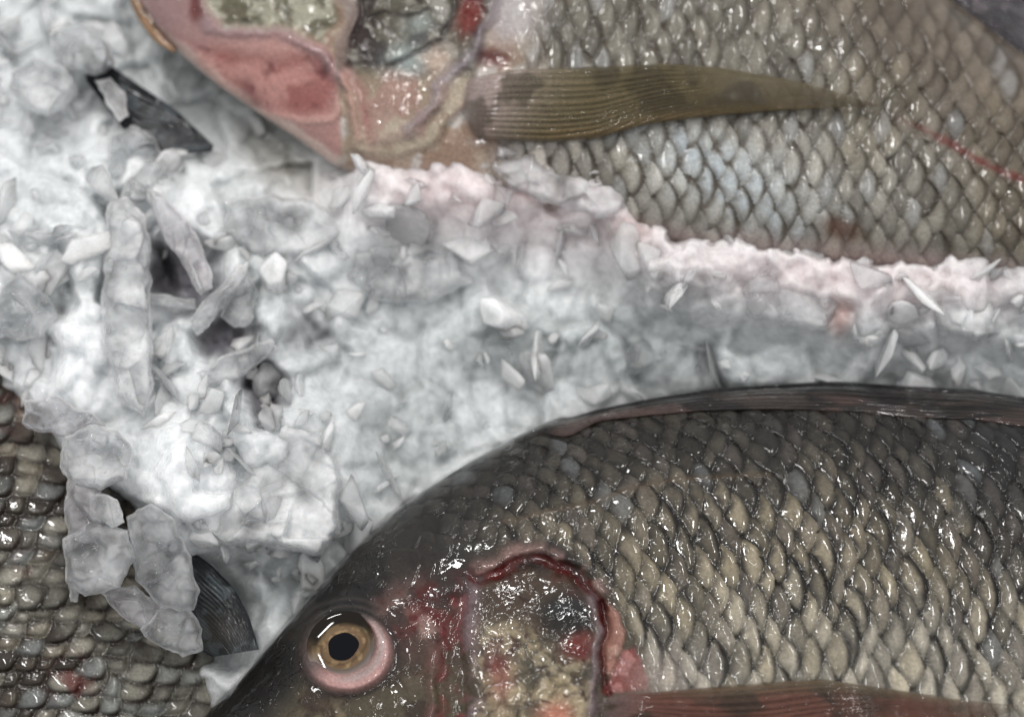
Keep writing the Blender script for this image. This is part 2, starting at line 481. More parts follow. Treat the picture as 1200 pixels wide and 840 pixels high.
    # ---- gill cover
    so = sdp(px, py, OPERC)
    mo = ss(0, 10, so) * ss(548, 575, px)
    oc = np.zeros(px.shape + (3,)) + lin((86, 70, 56))
    oc = mixc(oc, (112, 60, 48), .8 * ss(.45, .62, fbm(px, py, 50, 91, 4)) * ss(760, 700, py))
    cream = ss(715, 765, py + 30 * (fbm(px, py, 40, 95, 2) - .5))
    f1, f2, idn, _, _ = worley(px + 14 * fbm(px, py, 24, 8), py + 14 * fbm(px, py, 24, 9), 30, 14)
    oc = mixc(oc, (112, 100, 80), cream * .85)
    oc = mixc(oc, (164, 148, 116), cream * ss(.48, .66, fbm(px, py, 40, 97, 4)) * .8)
    oc = mixc(oc, (74, 72, 62), cream * ss(.50, .66, fbm(px, py, 34, 99, 4)) * .7)
    oc = mixc(oc, (58, 46, 38), cream * np.exp(-((f2 - f1) / .10) ** 2) * .6)
    oc = mixc(oc, (186, 172, 140), cream * ss(.58, .74, fbm(px, py, 16, 197, 3)) * .55)
    oc = mixc(oc, (64, 34, 28), .75 * ss(.84, .93, rid(px, py, 40, 199, 3)))
    oc = mixc(oc, (30, 32, 30), .95 * blob(px, py, 668, 722, 36, 26, 20, 2))
    oc = mixc(oc, (60, 66, 66), .6 * blob(px, py, 660, 712, 20, 8, -10))
    oc = mixc(oc, (122, 26, 20), .85 * blob(px, py, 678, 756, 20, 17, 0, 1.5))
    oc = mixc(oc, (190, 122, 96), .9 * blob(px, py, 655, 838, 22, 18, 0, 1.6))
    oc = mixc(oc, (160, 84, 76), .6 * blob(px, py, 585, 790, 14, 30))
    C = C * (1 - mo)[..., None] + oc * mo[..., None]
    z = z * (1 - mo) + mo * (5 + 7.0 * (fbm(px, py, 34, 101, 3) - .5) + 2.0 * cream * ss(0, .35, f2 - f1))
    wet = np.where(mo > .5, .9, wet)
    # red fold round the top and back of the gill cover
    arc = [(560, 676), (600, 662), (630, 658), (662, 668), (690, 690), (706, 720), (712, 750), (716, 775)]
    da, pa = dpoly(px, py, arc)
    rough_ = 5 * (fbm(px, py, 18, 111, 3) - .5)
    q = np.exp(-((da + rough_) / 8) ** 2)
    C = mixc(C, (104, 22, 18), 1.2 * q * ss(.25, .5, fbm(px, py, 30, 115, 3))); z -= 6 * q
    C = mixc(C, (48, 18, 14), .6 * np.exp(-((da - 1) / 3.5) ** 2) * ss(.3, .5, pa))
    arc2 = [(565, 662), (600, 648), (635, 645), (665, 655), (690, 672), (706, 690)]
    d2, p2 = dpoly(px, py, arc2); q = np.exp(-((d2) / 7.5) ** 2)
    C = mixc(C, (150, 118, 110), .8 * q * ss(.3, .55, fbm(px, py, 22, 113, 3))); z += 5 * q
    # lilac free edge of the cover
    e_ = [(692, 704), (700, 730), (699, 770), (692, 805), (700, 850), (702, 900)]
    d3, p3 = dpoly(px, py, e_); q = np.exp(-((d3 + .5 * rough_) / 6.5) ** 2 )
    C = mixc(C, (136, 118, 122), .8 * q * ss(.25, .55, fbm(px, py, 26, 119, 3))); z += 6 * q
    d4, _ = dpoly(px, py, [(704, 708), (709, 740), (707, 790), (712, 812)]); q = np.exp(-(d4 / 3.5) ** 2)
    C = mixc(C, (90, 14, 12), .9 * q); z -= 7 * q
    # pale flesh lobe and red triangle behind it
    lobe = ss(-2, 5, sdp(px, py, [(708, 706), (722, 716), (732, 738), (728, 762), (716, 790), (709, 786), (707, 750)]))
    C = mixc(C, (166, 118, 102), lobe * .9); C = mixc(C, (206, 168, 148), .5 * lobe * ss(.5, .65, fbm(px, py, 16, 121, 3))); z += 3 * lobe
    tri = ss(-3, 5, sdp(px, py, [(728, 766), (740, 760), (752, 790), (764, 808), (735, 812), (706, 812), (712, 796)]))
    C = mixc(C, (136, 44, 42), tri * .9); C = mixc(C, (184, 128, 122), .6 * tri * ss(.5, .62, fbm(px, py, 14, 123, 3)))
    pale = blob(px, py, 775, 795, 40, 26); C = mixc(C, (182, 170, 160), .55 * pale)
    wet = np.where((lobe + tri) > .4, 1.1, wet)
    px, py = px0, py0
    # ---- eye socket
    ex, ey = 403.0, 753.0
    re = np.hypot((px - ex) / 1.06, (py - ey)); ang = np.arctan2(py - ey, px - ex)
    ro = np.hypot((px - 406) / 55, (py - 765) / 47)
    ring = ss(1.08, .86, ro) * ss(30, 37, re)
    C = mixc(C, (112, 96, 92), ring * .9)
    pk = ring * ss(-1.3, -.2, np.cos(ang - 1.0) - .35)
    C = mixc(C, (192, 148, 142), pk * ss(-.35, .5, np.cos(ang - .75)))
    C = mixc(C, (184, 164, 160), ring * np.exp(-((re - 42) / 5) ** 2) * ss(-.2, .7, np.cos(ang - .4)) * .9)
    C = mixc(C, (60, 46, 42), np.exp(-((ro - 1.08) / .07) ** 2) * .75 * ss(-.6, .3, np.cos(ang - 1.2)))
    C = mixc(C, (70, 60, 56), ss(36, 30, re))
    bul = ring * 14 * np.sin(np.clip((1.08 - ro) / .55, 0, 1) * math.pi) ** .8 * (0.45 + .55 * ss(-.6, .5, np.cos(ang - .9)))
    z = np.where(ring > 0, z * (1 - ring), z) + bul
    z -= 26 * ss(38, 30, re)
    # brow folds over the eye
    for k, rr_ in enumerate((50, 58, 67)):
        rb = np.hypot((px - 408) / 1.05, (py - 768))
        q = np.exp(-((rb - rr_) / 2.2) ** 2) * ss(-.35, -.8, np.sin(ang)) * (1 - .2 * k)
        C = mixc(C, (98, 90, 84), .5 * q); z += 1.6 * q
    wet = np.where(ring > .3, .35, wet)
    C = C * (.9 + .2 * fbm(px, py, 9, 131, 2))[..., None]
    return z, grade(np.clip(C, 0, 1), 1.24, .76, .98), np.clip(wet, 0, 1.4)

fishA = empty('fish', 'dark-backed fish with golden eye and torn red gill, sharp at lower right', 'fish', tuple(at(700, 830, -80)))
xsA = seg((214, 1236, 1.45), (1236, 1850, 14.0))
# theta sampled so that the part inside the frame is dense
thA = np.concatenate([np.linspace(0, .12, 10)[:-1], np.linspace(.12, 1.75, 330), np.linspace(1.75, math.pi, 30)[1:]])
V, F, att, PX, PY, nF = bodyA.build(xsA, thA, fishA_detail)
cent = F[:nF].mean(1).astype(int)
cxf = PX[F[:nF]].mean(1); cyf = PY[F[:nF]].mean(1)
mo = np.zeros(len(F), bool); mo[:nF] = inside(cxf, cyf, [(548, 690)] + OPERC[1:-1] + [(548, 860)])
mesh_obj('body', *(lambda v, f, a: (v, f, M_SKIN, fishA, a))(*sub(V, F, ~mo, att)))
mesh_obj('gill_cover', *(lambda v, f, a: (v, f, M_FLESH, fishA, a))(*sub(V, F, mo, att)))

def eye_disc(name, r0, r1, colf, zf, mat, parent, cx, cy, nr=20, na=96, asp=1.06, wet=0.05):
    r = np.linspace(r0, r1, nr)[:, None]; t = np.linspace(0, 2 * math.pi, na)[None, :]
    wob = 1 + (.025 * np.sin(3 * t + 1) + .02 * np.sin(5 * t)) * (1 - ss(20, 34, r))
    ax_, ay_ = r * wob * np.cos(t) * asp, r * wob * np.sin(t) / asp
    ct, st_ = math.cos(-.45), math.sin(-.45)
    X = cx + ax_ * ct - ay_ * st_; Y = cy + ax_ * st_ + ay_ * ct
    R = r + 0 * t
    C = colf(R, X, Y)
    V = at(X, Y, zf(R)).reshape(-1, 3)
    return mesh_obj(name, V, gridF(nr, na), mat, parent, {'Col': C.reshape(-1, 3), 'wet': np.full(V.shape[0], wet)})
def eye_mat():
    w = NT('wet_eye'); c = w.attr('Col')
    return w.surf(w.n('BsdfPrincipled', {'Base Color': (c, 'Color'), 'Roughness': .5, 'Specular IOR Level': .0, 'Coat Weight': .7, 'Coat Roughness': .03, 'Coat IOR': 1.36}))
M_EYE = eye_mat()
ZE = float(bodyA.z(np.array(403.), np.array(753.)))
def eyez(R): return ZE - 9 + 5 * np.sqrt(np.clip(1 - (R / 42.0) ** 2, 0, 1)) + 8
eye = mesh_obj('eye', at(np.array([403.]), np.array([753.]), np.array([0.])), np.zeros((0, 4), int), M_EYE, fishA) if False else None
def irisc(R, X, Y):
    an = np.arctan2(Y - 756, X - 402)
    C = np.zeros(R.shape + (3,)) + lin((128, 98, 58))
    C = mixc(C, (168, 136, 84), ss(.42, .62, fbm(an * 40, R * 2, 12, 141, 3)))
    C = mixc(C, (120, 92, 64), np.exp(-((R - 19.5) / 2.4) ** 2) * .8)
    C = mixc(C, (88, 68, 44), np.exp(-((R - 24.5 - 2 * np.cos(an * 2 + 1)) / 2.4) ** 2) * .6)
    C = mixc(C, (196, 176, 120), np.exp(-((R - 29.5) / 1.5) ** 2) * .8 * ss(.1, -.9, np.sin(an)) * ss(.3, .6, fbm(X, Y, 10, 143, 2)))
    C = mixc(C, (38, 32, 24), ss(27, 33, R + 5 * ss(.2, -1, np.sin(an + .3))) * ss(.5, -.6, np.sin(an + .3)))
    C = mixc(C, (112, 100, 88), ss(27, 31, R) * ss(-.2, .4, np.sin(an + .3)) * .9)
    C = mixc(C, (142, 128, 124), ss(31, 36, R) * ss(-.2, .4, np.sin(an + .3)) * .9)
    return grade(C, 1.1, .68)
eyeball = eye_disc('eye', 12, 41, irisc, eyez, M_EYE, fishA, 402, 755, 40, 120)
eye_disc('pupil', .01, 17.0, lambda R, X, Y: np.zeros(R.shape + (3,)) + lin((7, 8, 14)),
         lambda R: eyez(R) + .8, M_EYE, eyeball, 402, 757, 10, 96, asp=1.08)
for o in (bpy.data.objects['pupil'],): o.location = (0, 0, 0)

def zA(px, py): return bodyA.z(px, py)
def pecA(PX, PY, U, V, ray):
    C = np.zeros(U.shape + (3,)) + lin((108, 66, 50))
    C = mixc(C, (132, 110, 110), ss(.16, .0, U) * .9)
    C = mixc(C, (72, 50, 36), ss(.42, .58, fbm(PX, PY * 2, 60, 151, 3)))
    C = mixc(C, (112, 68, 52), .5 * ss(.5, .7, fbm(PX, PY, 30, 153, 3)))
    C = mixc(C, (104, 90, 64), .8 * ss(.22, .02, V) * ss(.1, .3, U))
    C = mixc(C, (140, 122, 100), .5 * ss(.7, 1., U))
    return C * (.72 + .36 * ray)[..., None]
fin_sheet('pectoral_fin', [(700, 824), (712, 814), (760, 811), (850, 803), (930, 796), (965, 795), (1040, 806), (1120, 818), (1195, 826)],
          [(700, 830), (710, 850), (800, 886), (900, 900), (1000, 890), (1100, 864), (1195, 830)], zA, pecA, fishA, 360, 90, 12, 2.2, 12, clear=11, wet=.7)
def dorA(PX, PY, U, V, ray):
    C = np.zeros(U.shape + (3,)) + lin((46, 41, 39))
    C = mixc(C, (72, 62, 56), ss(.45, .65, fbm(PX * .5, PY * 2, 22, 161, 3)))
    C = mixc(C, (22, 20, 22), ss(.3, .05, V)); C = mixc(C, (112, 92, 84), .8 * blob(PX, PY, 668, 502, 30, 8, -18, 2))
    C = mixc(C, (110, 84, 76), .5 * ss(.5, .66, fbm(PX * .35, PY * 1.6, 26, 163, 3)) * ss(.3, .6, V))
    return C * (.6 + .5 * ray)[..., None]
xd = np.array([600, 640, 655, 668, 700, 760, 820, 900, 980, 1060, 1140, 1220, 1350, 1500, 1650, 1740])
up = np.array([0, 3, 5, 1, 3, 2, 3, 3, 4, 3, 4, 5, 8, 14, 12, 0]); dn = np.array([3, 10, 19, 22, 12, 18, 22, 27, 32, 34, 32, 30, 25, 20, 10, 2])
fin_sheet('dorsal_fin', list(zip(xd, backA(xd) - up)), list(zip(xd, backA(xd) + dn)),
          lambda px, py: bodyA.z(px, np.maximum(py, backA(px) + 1.5)), dorA, fishA, 700, 44, 7, 2.5, 5, wet=.9)
def tailc(PX, PY, U, V, ray):
    return (np.zeros(U.shape + (3,)) + lin((78, 58, 54))) * (.6 + .5 * ray)[..., None]
fin_sheet('tail_fin', [(1830, 800), (1900, 760), (2020, 700), (2120, 690)], [(1830, 936), (1900, 980), (2020, 1040), (2120, 1050)],
          lambda x, y: x * 0 - 20, tailc, fishA, 60, 80, 18, 5, 10)
#@@END_A

# ------------------------------------------------------------------ FISH B (top, soft focus)
backB = curve([(150, -22), (160, -40), (200, -100), (300, -220), (500, -330), (700, -330), (900, -210), (1000, -115), (1110, -8), (1200, 62), (1350, 150), (1500, 215), (1560, 225)], 16)
bellyB = curve([(150, -14), (160, 4), (175, 28), (205, 60), (250, 98), (300, 132), (350, 165), (392, 196), (430, 212), (600, 240), (750, 285), (900, 305), (1050, 318), (1200, 335), (1350, 365), (1500, 395), (1560, 400)], 9)
HB = curve([(150, 5), (165, 18), (200, 42), (300, 80), (500, 115), (800, 125), (1000, 110), (1200, 80), (1400, 50), (1560, 25)], 14)
bodyB = Body(backB, bellyB, HB, 0.0, 150, 1560, pw=.72)
GILLB = [(398, -120), (408, 0), (400, 60), (398, 120), (402, 185), (470, 190), (520, 170), (548, 120), (570, 60), (585, 0), (580, -120)]
JAWB = [(150, -40), (150, 10), (210, 75), (300, 150), (395, 215), (402, 185), (400, 120), (398, 66), (384, 46), (356, 36), (320, 32), (262, 34), (242, 12), (236, -40)]

def fishB_detail(px, py, a, w):
    u_ = px * .985 + py * .12
    d = 300 - py + .12 * (px - 700)         # distance from the belly
    wx = 10 * (fbm(px, py, 130, 203, 2) - .5); wy = .5 * (fbm(px, py, 150, 205, 2) - .5)
    wcol = 30 - 5 * ss(500, 1200, px)
    acoord = np.where(px < 2000, (px + wx + .06 * (py - 150)) / 28.0, 0)
    rowc = (py - .10 * (px - 900) + .00018 * (px - 900) ** 2) / (25.0 - 5 * ss(800, 1300, px)) + wy
    si, sr, e1, e2, dr, al = scale_field(acoord, rowc, 5, .22)
    h1 = hash2(si, sr, 211); h2 = hash2(si, sr, 212); h3 = hash2(si, sr, 213); h4 = hash2(si, sr, 214)
    A = 2.8
    hgt = A * (1 - e1 * .95) - A * .9 * np.exp(-e1 / .14) + 3.4 * L0(al, dr) + (h1 - .5) * 2
    base = mixc(np.zeros(px.shape + (3,)) + lin((120, 115, 103)), (160, 156, 146), ss(110, 190, py) * ss(1150, 900, px))
    base = mixc(base, (112, 98, 84), .8 * ss(950, 1150, px + (100 - py)))
    base = mixc(base, (112, 102, 82), .5 * ss(.5, .68, fbm(px, py, 120, 221, 3)))
    base = mixc(base, (186, 178, 170), .7 * ss(720, 600, px) * ss(60, 100, py))
    L, dark = oval(al, dr, e1, e2, px, py, 175)
    C = base * ((.68 + .62 * h1) * (.66 + .5 * L))[..., None]
    C = mixc(C, (158, 160, 162), .45 * (h3 > .9) * L)
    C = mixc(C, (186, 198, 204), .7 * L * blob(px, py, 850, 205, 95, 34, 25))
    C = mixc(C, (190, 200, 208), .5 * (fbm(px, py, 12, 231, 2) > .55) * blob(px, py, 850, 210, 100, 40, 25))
    C = mixc(C, (78, 66, 50), .85 * dark)
    wet = .45 + .45 * ss(.45, .65, fbm(px, py, 100, 241, 2))
    z = hgt
    # red line on the tail side
    dl, _ = dpoly(px, py, [(1040, 135), (1080, 150), (1120, 172), (1160, 195), (1230, 222)])
    C = mixc(C, (118, 36, 28), .75 * np.exp(-((dl + 4 * (fbm(px, py, 12, 3, 2) - .5)) / 4.5) ** 2) * ss(1030, 1130, px))
    C = mixc(C, (96, 62, 40), .8 * blob(px, py, 985, 268, 26, 14, 20, 2))
    # chest in front of the scales
    mch = ss(640, 585, px + .3 * (py - 80))
    ch = np.zeros(px.shape + (3,)) + lin((172, 152, 132))
    ch = mixc(ch, (196, 188, 180), ss(.48, .62, fbm(px, py, 30, 251, 4)))
    ch = mixc(ch, (150, 118, 96), .7 * ss(.52, .64, fbm(px, py, 26, 253, 4)))
    ch = mixc(ch, (186, 182, 184), .7 * ss(70, 30, py) * ss(560, 590, px))
    C = C * (1 - mch)[..., None] + ch * mch[..., None]
    z = z * (1 - mch) + mch * 4 * (fbm(px, py, 24, 255, 3) - .5)
    C = mixc(C, (110, 44, 38), .9 * blob(px, py, 575, 68, 26, 12, 5, 1.6)); z -= 5 * blob(px, py, 575, 70, 26, 10)
    px0, py0 = px, py
    px = px + 18 * (fbm(px0, py0, 38, 185, 4) - .5); py = py + 18 * (fbm(px0, py0, 38, 187, 5) - .5)
    # ---- gill cover
    so = sdp(px, py, GILLB); g = ss(0, 12, so)
    gc = np.zeros(px.shape + (3,)) + lin((158, 138, 116))
    gc = mixc(gc, (184, 170, 148), .8 * ss(.48, .62, fbm(px, py, 36, 261, 4)))
    gc = mixc(gc, (172, 130, 122), .6 * ss(.5, .64, fbm(px, py * .5, 30, 263, 4)))
    up_ = ss(95, 70, py + .25 * (px - 480) * 0 + 22 * (fbm(px, py, 40, 265, 2) - .5))
    gu = np.zeros(px.shape + (3,)) + lin((104, 98, 84))
    gu = mixc(gu, (150, 146, 136), ss(.5, .64, fbm(px, py, 22, 267, 4)))
    gu = mixc(gu, (64, 52, 48), ss(.52, .64, fbm(px, py, 26, 269, 4)))
    gu = mixc(gu, (168, 182, 180), .8 * blob(px, py, 480, 70, 26, 18) + .5 * blob(px, py, 490, 30, 16, 12))
    gc = gc * (1 - up_)[..., None] + gu * up_[..., None]
    gc = mixc(gc, (128, 44, 34), .9 * blob(px, py, 548, 20, 17, 30, 12, 2))
    gc = mixc(gc, (186, 160, 140), .8 * blob(px, py, 512, 72, 17, 20, 20, 1.5))
    C = C * (1 - g)[..., None] + gc * g[..., None]
    z = z * (1 - g) + g * (8 + 9 * (fbm(px, py, 24, 271, 4) - .5) * (.4 + up_))
    for pts, c1, wd, hz, st in (([(404, -20), (410, 20), (402, 60), (400, 100)], (134, 114, 108), 8, 6, .8),
                            ([(416, -20), (424, 10), (414, 50)], (60, 48, 44), 3.5, -5, .7),
                            ([(410, 85), (422, 110), (432, 140), (436, 165)], (168, 112, 106), 9, -3, .6),
                            ([(402, 90), (414, 130), (420, 165)], (196, 150, 136), 5, 4, .6),
                            ([(585, -30), (578, 20), (560, 60), (530, 82), (512, 100), (505, 125), (478, 152)], (150, 138, 144), 7, 6, .75),
                            ([(532, -20), (528, 20), (520, 50), (480, 66), (455, 76)], (52, 44, 42), 4, -5, .8),
                            ([(430, 25), (450, 15), (475, 22), (500, 14)], (60, 52, 46), 3, -4, .7),
                            ([(520, 100), (508, 128), (480, 156), (440, 168)], (160, 130, 122), 6, 3, .5)):
        dd_, _ = dpoly(px, py, pts); q = np.exp(-((dd_ + 3 * (fbm(px, py, 16, 273, 2) - .5)) / wd) ** 2)
        C = mixc(C, c1, st * q); z += hz * q
    # ---- lower jaw
    sj = sdp(px, py, JAWB); j = ss(0, 8, sj)
    jc = np.zeros(px.shape + (3,)) + lin((184, 138, 130))
    be = bellyB(px) - py                    # distance above the lower outline
    redm = ss(-10, 22, sdp(px, py, [(216, 50), (250, 92), (300, 128), (345, 140), (385, 132), (402, 105), (398, 62), (360, 56), (300, 62), (255, 52)]) + 12 * (fbm(px, py, 24, 281, 3) - .5))
    jc = mixc(jc, (206, 178, 166), ss(.3, .8, ss(22, 4, be)))
    jc = mixc(jc, (152, 84, 78), redm * (.55 + .5 * fbm(px, py, 30, 289, 4)))
    jc = mixc(jc, (100, 46, 48), .9 * redm * ss(.46, .72, fbm(px, py, 30, 283, 4)))
    jc = mixc(jc, (204, 152, 142), .6 * redm * ss(.48, .7, fbm(px, py, 36, 285, 3)))
    jc = mixc(jc, (146, 118, 118), .8 * ss(90, 20, py) * ss(330, 180, px) * (1 - redm))
    jc = mixc(jc, (96, 34, 34), .55 * ss(.84, .95, rid(px, py, 34, 223, 3)) * redm)
    ed, _ = dpoly(px, py, [(230, 70), (260, 105), (310, 134), (350, 142), (385, 136), (402, 112)])
    jc = mixc(jc, (208, 170, 156), .75 * np.exp(-((ed - 2) / 3.5) ** 2) * .5)
    C = C * (1 - j)[..., None] + jc * j[..., None]
    z = z * (1 - j) + j * (3 + 3.5 * (fbm(px, py, 30, 287, 3) - .5)); z -= 5 * redm
    z += 4 * np.exp(-((ed - 2) / 4) ** 2) * j
    sl, _ = dpoly(px, py, [(232, -20), (240, 20), (246, 34), (275, 40), (320, 36), (355, 44), (380, 60), (394, 88)])
    C = mixc(C, (150, 130, 134), .5 * np.exp(-(sl / 8) ** 2)); z += 6 * np.exp(-(sl / 7) ** 2)
    # mouth membrane above the jaw : olive, veiny
    mm = ss(-2, 8, sdp(px, py, [(236, -80), (242, 10), (262, 34), (320, 32), (356, 36), (384, 50), (398, 20), (396, -80)]))
    mc = mixc(np.zeros(px.shape + (3,)) + lin((112, 106, 84)), (164, 160, 140), ss(.5, .62, fbm(px * .7 + py * .7, py * .7 - px * .3, 12, 291, 3)))
    mc = mixc(mc, (80, 78, 58), ss(.5, .66, fbm(px, py, 26, 293, 3)))
    C = C * (1 - mm)[..., None] + mc * mm[..., None]; z += mm * 5 * (rid(px, py, 18, 297) - .6)
    C = mixc(C, (112, 40, 34), .85 * blob(px, py, 228, 6, 9, 22, -8, 2))
    px, py = px0, py0
    wt = np.maximum(j * .55, g * 1.0); wet = np.where(g > .4, 1.0, np.where(j > .4, .45, wet)); wet = np.where(mm > .4, 1.0, wet)
    # belly goes pale where it meets ice
    C = mixc(C, (196, 172, 168), .5 * ss(40, 8, be) * ss(420, 520, px))
    return z, grade(np.clip(C, 0, 1), 1.14, .80, .9), np.clip(wet, 0, 1.3)

fishB = empty('fish', 'silvery fish with red lower jaw and olive side fin, belly in ice', 'fish', tuple(at(700, 60, -60)))
xsB = seg((150, 1236, 1.9), (1236, 1560, 12.0))
thB = np.concatenate([np.linspace(0, 1.15, 50)[:-1], np.linspace(1.15, math.pi, 380)])
V, F, att, PX, PY, nF = bodyB.build(xsB, thB, fishB_detail)
cxf = PX[F[:nF]].mean(1); cyf = PY[F[:nF]].mean(1)
m1 = np.zeros(len(F), bool); m1[:nF] = inside(cxf, cyf, GILLB)
m2 = np.zeros(len(F), bool); m2[:nF] = inside(cxf, cyf, JAWB) & ~m1[:nF]
mesh_obj('body', *(lambda v, f, a: (v, f, M_SKINB, fishB, a))(*sub(V, F, ~(m1 | m2), att)))
mesh_obj('gill_cover', *(lambda v, f, a: (v, f, M_FLESH, fishB, a))(*sub(V, F, m1, att)))
mesh_obj('lower_jaw', *(lambda v, f, a: (v, f, M_FLESH, fishB, a))(*sub(V, F, m2, att)))
def lipc(PX, PY, U, V, ray):
    C = np.zeros(U.shape + (3,)) + lin((138, 104, 70))
    C = mixc(C, (60, 40, 34), ss(.35, .1, V)); return mixc(C, (168, 132, 96), .5 * ss(.45, .6, fbm(PX, PY, 10, 301, 2)))
fin_sheet('lip', [(160, -6), (172, 14), (188, 38), (208, 60)], [(150, -2), (162, 24), (182, 50), (206, 64)],
          lambda px, py: bodyB.z(px, np.minimum(py, bellyB(px) - 3)), lipc, fishB, 40, 14, 1, 1, 6, thick=8, mat=M_FLESH, wet=.2)
def pecB(PX, PY, U, V, ray):
    C = np.zeros(U.shape + (3,)) + lin((168, 148, 142))
    C = mixc(C, (126, 114, 88), ss(.06, .3, U)); C = mixc(C, (104, 90, 54), ss(.15, .5, U + .2 * V))
    C = mixc(C, (146, 112, 112), .6 * ss(.16, .0, U) * ss(.3, .9, V)); C = mixc(C, (64, 56, 32), .6 * ss(.45, .6, fbm(PX, PY, 40, 311, 3)))
    C = mixc(C, (128, 104, 60), .6 * ss(.7, .95, V) * ss(.15, .3, U))
    C = mixc(C, (132, 84, 64), ss(.93, 1, U) * .6)
    return C * (.75 + .32 * ray)[..., None]
fin_sheet('pectoral_fin', [(536, 116), (548, 92), (600, 82), (700, 78), (780, 74), (850, 80), (940, 96), (1032, 123)],
          [(536, 124), (556, 162), (600, 166), (640, 167), (700, 163), (760, 146), (830, 137), (910, 130), (1032, 125)], bodyB.z, pecB, fishB, 300, 80, 12, 2.6, 14, clear=9, wet=.8)
def dorB(PX, PY, U, V, ray):
    C = np.zeros(U.shape + (3,)) + lin((84, 74, 80)); C = mixc(C, (52, 44, 50), ss(.4, .6, fbm(PX, PY, 20, 321, 3)))
    return C * (.55 + .7 * ray)[..., None]
xd = np.array([300, 500, 700, 900, 1000, 1080, 1110, 1150, 1200, 1260, 1350, 1450])
fin_sheet('dorsal_fin', list(zip(xd, backB(xd) - np.array([2, 50, 70, 80, 80, 75, 72, 70, 66, 60, 40, 2]))), list(zip(xd, backB(xd) + 8)),
          lambda px, py: bodyB.z(px, np.maximum(py, backB(px) + 3)) - 4, dorB, fishB, 420, 60, 9, 4, 6, wet=.3)
fin_sheet('tail_fin', [(1545, 226), (1620, 190), (1720, 160), (1800, 170)], [(1545, 398), (1620, 440), (1720, 490), (1800, 520)],
          lambda x, y: x * 0, tailc, fishB, 50, 70, 16, 5, 10)

# ------------------------------------------------------------------ FISH C (lower left) and FISH D (buried)
def fishC_detail_fac(seed, dark):
    def f(px, py, a, w):
        wx = 12 * (fbm(px, py, 90, seed + 3, 2) - .5); wy = .6 * (fbm(px, py, 90, seed + 5, 2) - .5)
        si, sr, e1, e2, dr, al = scale_field((a + wx + .12 * w) / 29.0, (w + .15 * a) / 19.5 + wy, seed, .34)
        h1 = hash2(si, sr, seed + 11); h3 = hash2(si, sr, seed + 13); h4 = hash2(si, sr, seed + 14)
        A = 5.0
        z = A * (1 - e1 * .95) - A * .9 * np.exp(-e1 / .12) + 5 * (1 - dr * dr) * ss(0, .3, e1) + (h1 - .5) * 2
        L, dark_ = oval(al, dr, e1, e2, px, py, 178)
        base = mixc(np.zeros(px.shape + (3,)) + lin((122, 118, 104)), (76, 66, 54), ss(.45, .6, fbm(px, py, 90, seed + 21, 3)))
        C = base * ((.62 + .75 * h1) * (.62 + .55 * L))[..., None]
        C = mixc(C, (146, 154, 154), .5 * ss(.5, .9, h3) * L)
        C = mixc(C, (178, 168, 144), .5 * (h4 > .7) * L)
        C = mixc(C, (50, 38, 28), .95 * dark_)
        C = mixc(C, (110, 34, 26), .85 * (blob(px, py, 85, 798, 22, 20) + .35 * blob(px, py, 8, 470, 26, 44) + .6 * blob(px, py, 30, 660, 12, 12)) * ss(.4, .6, fbm(px, py, 16, 7, 2)))
        wet = .6 + .4 * ss(.45, .6, fbm(px, py, 60, seed + 31, 2))
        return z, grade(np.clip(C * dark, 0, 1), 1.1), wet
    return f
eC = math.radians(57); e1C = (math.cos(eC), math.sin(eC)); e2C = (-math.sin(eC), math.cos(eC))
def tb(*p): return curve(p, 20)
bodyC = Body(tb((0, -6), (60, -70), (200, -140), (330, -186), (504, -205), (698, -205), (848, -150), (1000, -60), (1060, -50)),
             tb((0, 6), (60, 60), (200, 130), (400, 190), (600, 210), (850, 140), (1000, 60), (1060, 50)),
             tb((0, 6), (60, 40), (300, 100), (600, 105), (850, 60), (1060, 24)), -75.0, 0, 1060, ((-320, 210), e1C, e2C), .75)
fishC = empty('fish', 'grey-green scaled fish in the lower left corner, partly under ice chunks', 'fish', tuple(at(0, 780, -140)))
V, F, att, PX, PY, nF = bodyC.build(seg((0, 200, 12.), (200, 930, 2.0), (930, 1060, 10.)), np.concatenate([np.linspace(0, 2.2, 240)[:-1], np.linspace(2.2, math.pi, 40)]), fishC_detail_fac(401, .95))
mesh_obj('body', V, F, M_SKINB, fishC, att)
def darkfin(PX, PY, U, V, ray):
    C = np.zeros(U.shape + (3,)) + lin((36, 40, 44)); C = mixc(C, (84, 94, 98), .6 * ss(.5, .65, fbm(PX, PY, 14, 411, 3)))
    C = mixc(C, (74, 66, 56), .6 * blob(PX, PY, 258, 738, 24, 22))
    return C * (.5 + .55 * ray)[..., None]
fin_sheet('dorsal_fin', [(196, 632), (224, 644), (248, 662), (275, 690), (292, 722), (304, 762)], [(186, 650), (192, 690), (204, 725), (218, 748), (235, 762), (250, 770)],
          lambda x, y: x * 0 - 6, darkfin, fishC, 140, 70, 13, 1.8, 5, thick=4, mat=M_DARKFIN, wet=.2)
fin_sheet('tail_fin', [(270, 1050), (330, 1060), (420, 1090)], [(180, 1110), (230, 1190), (300, 1260)], lambda x, y: x * 0 - 75, tailc, fishC, 40, 60, 14, 4, 6)

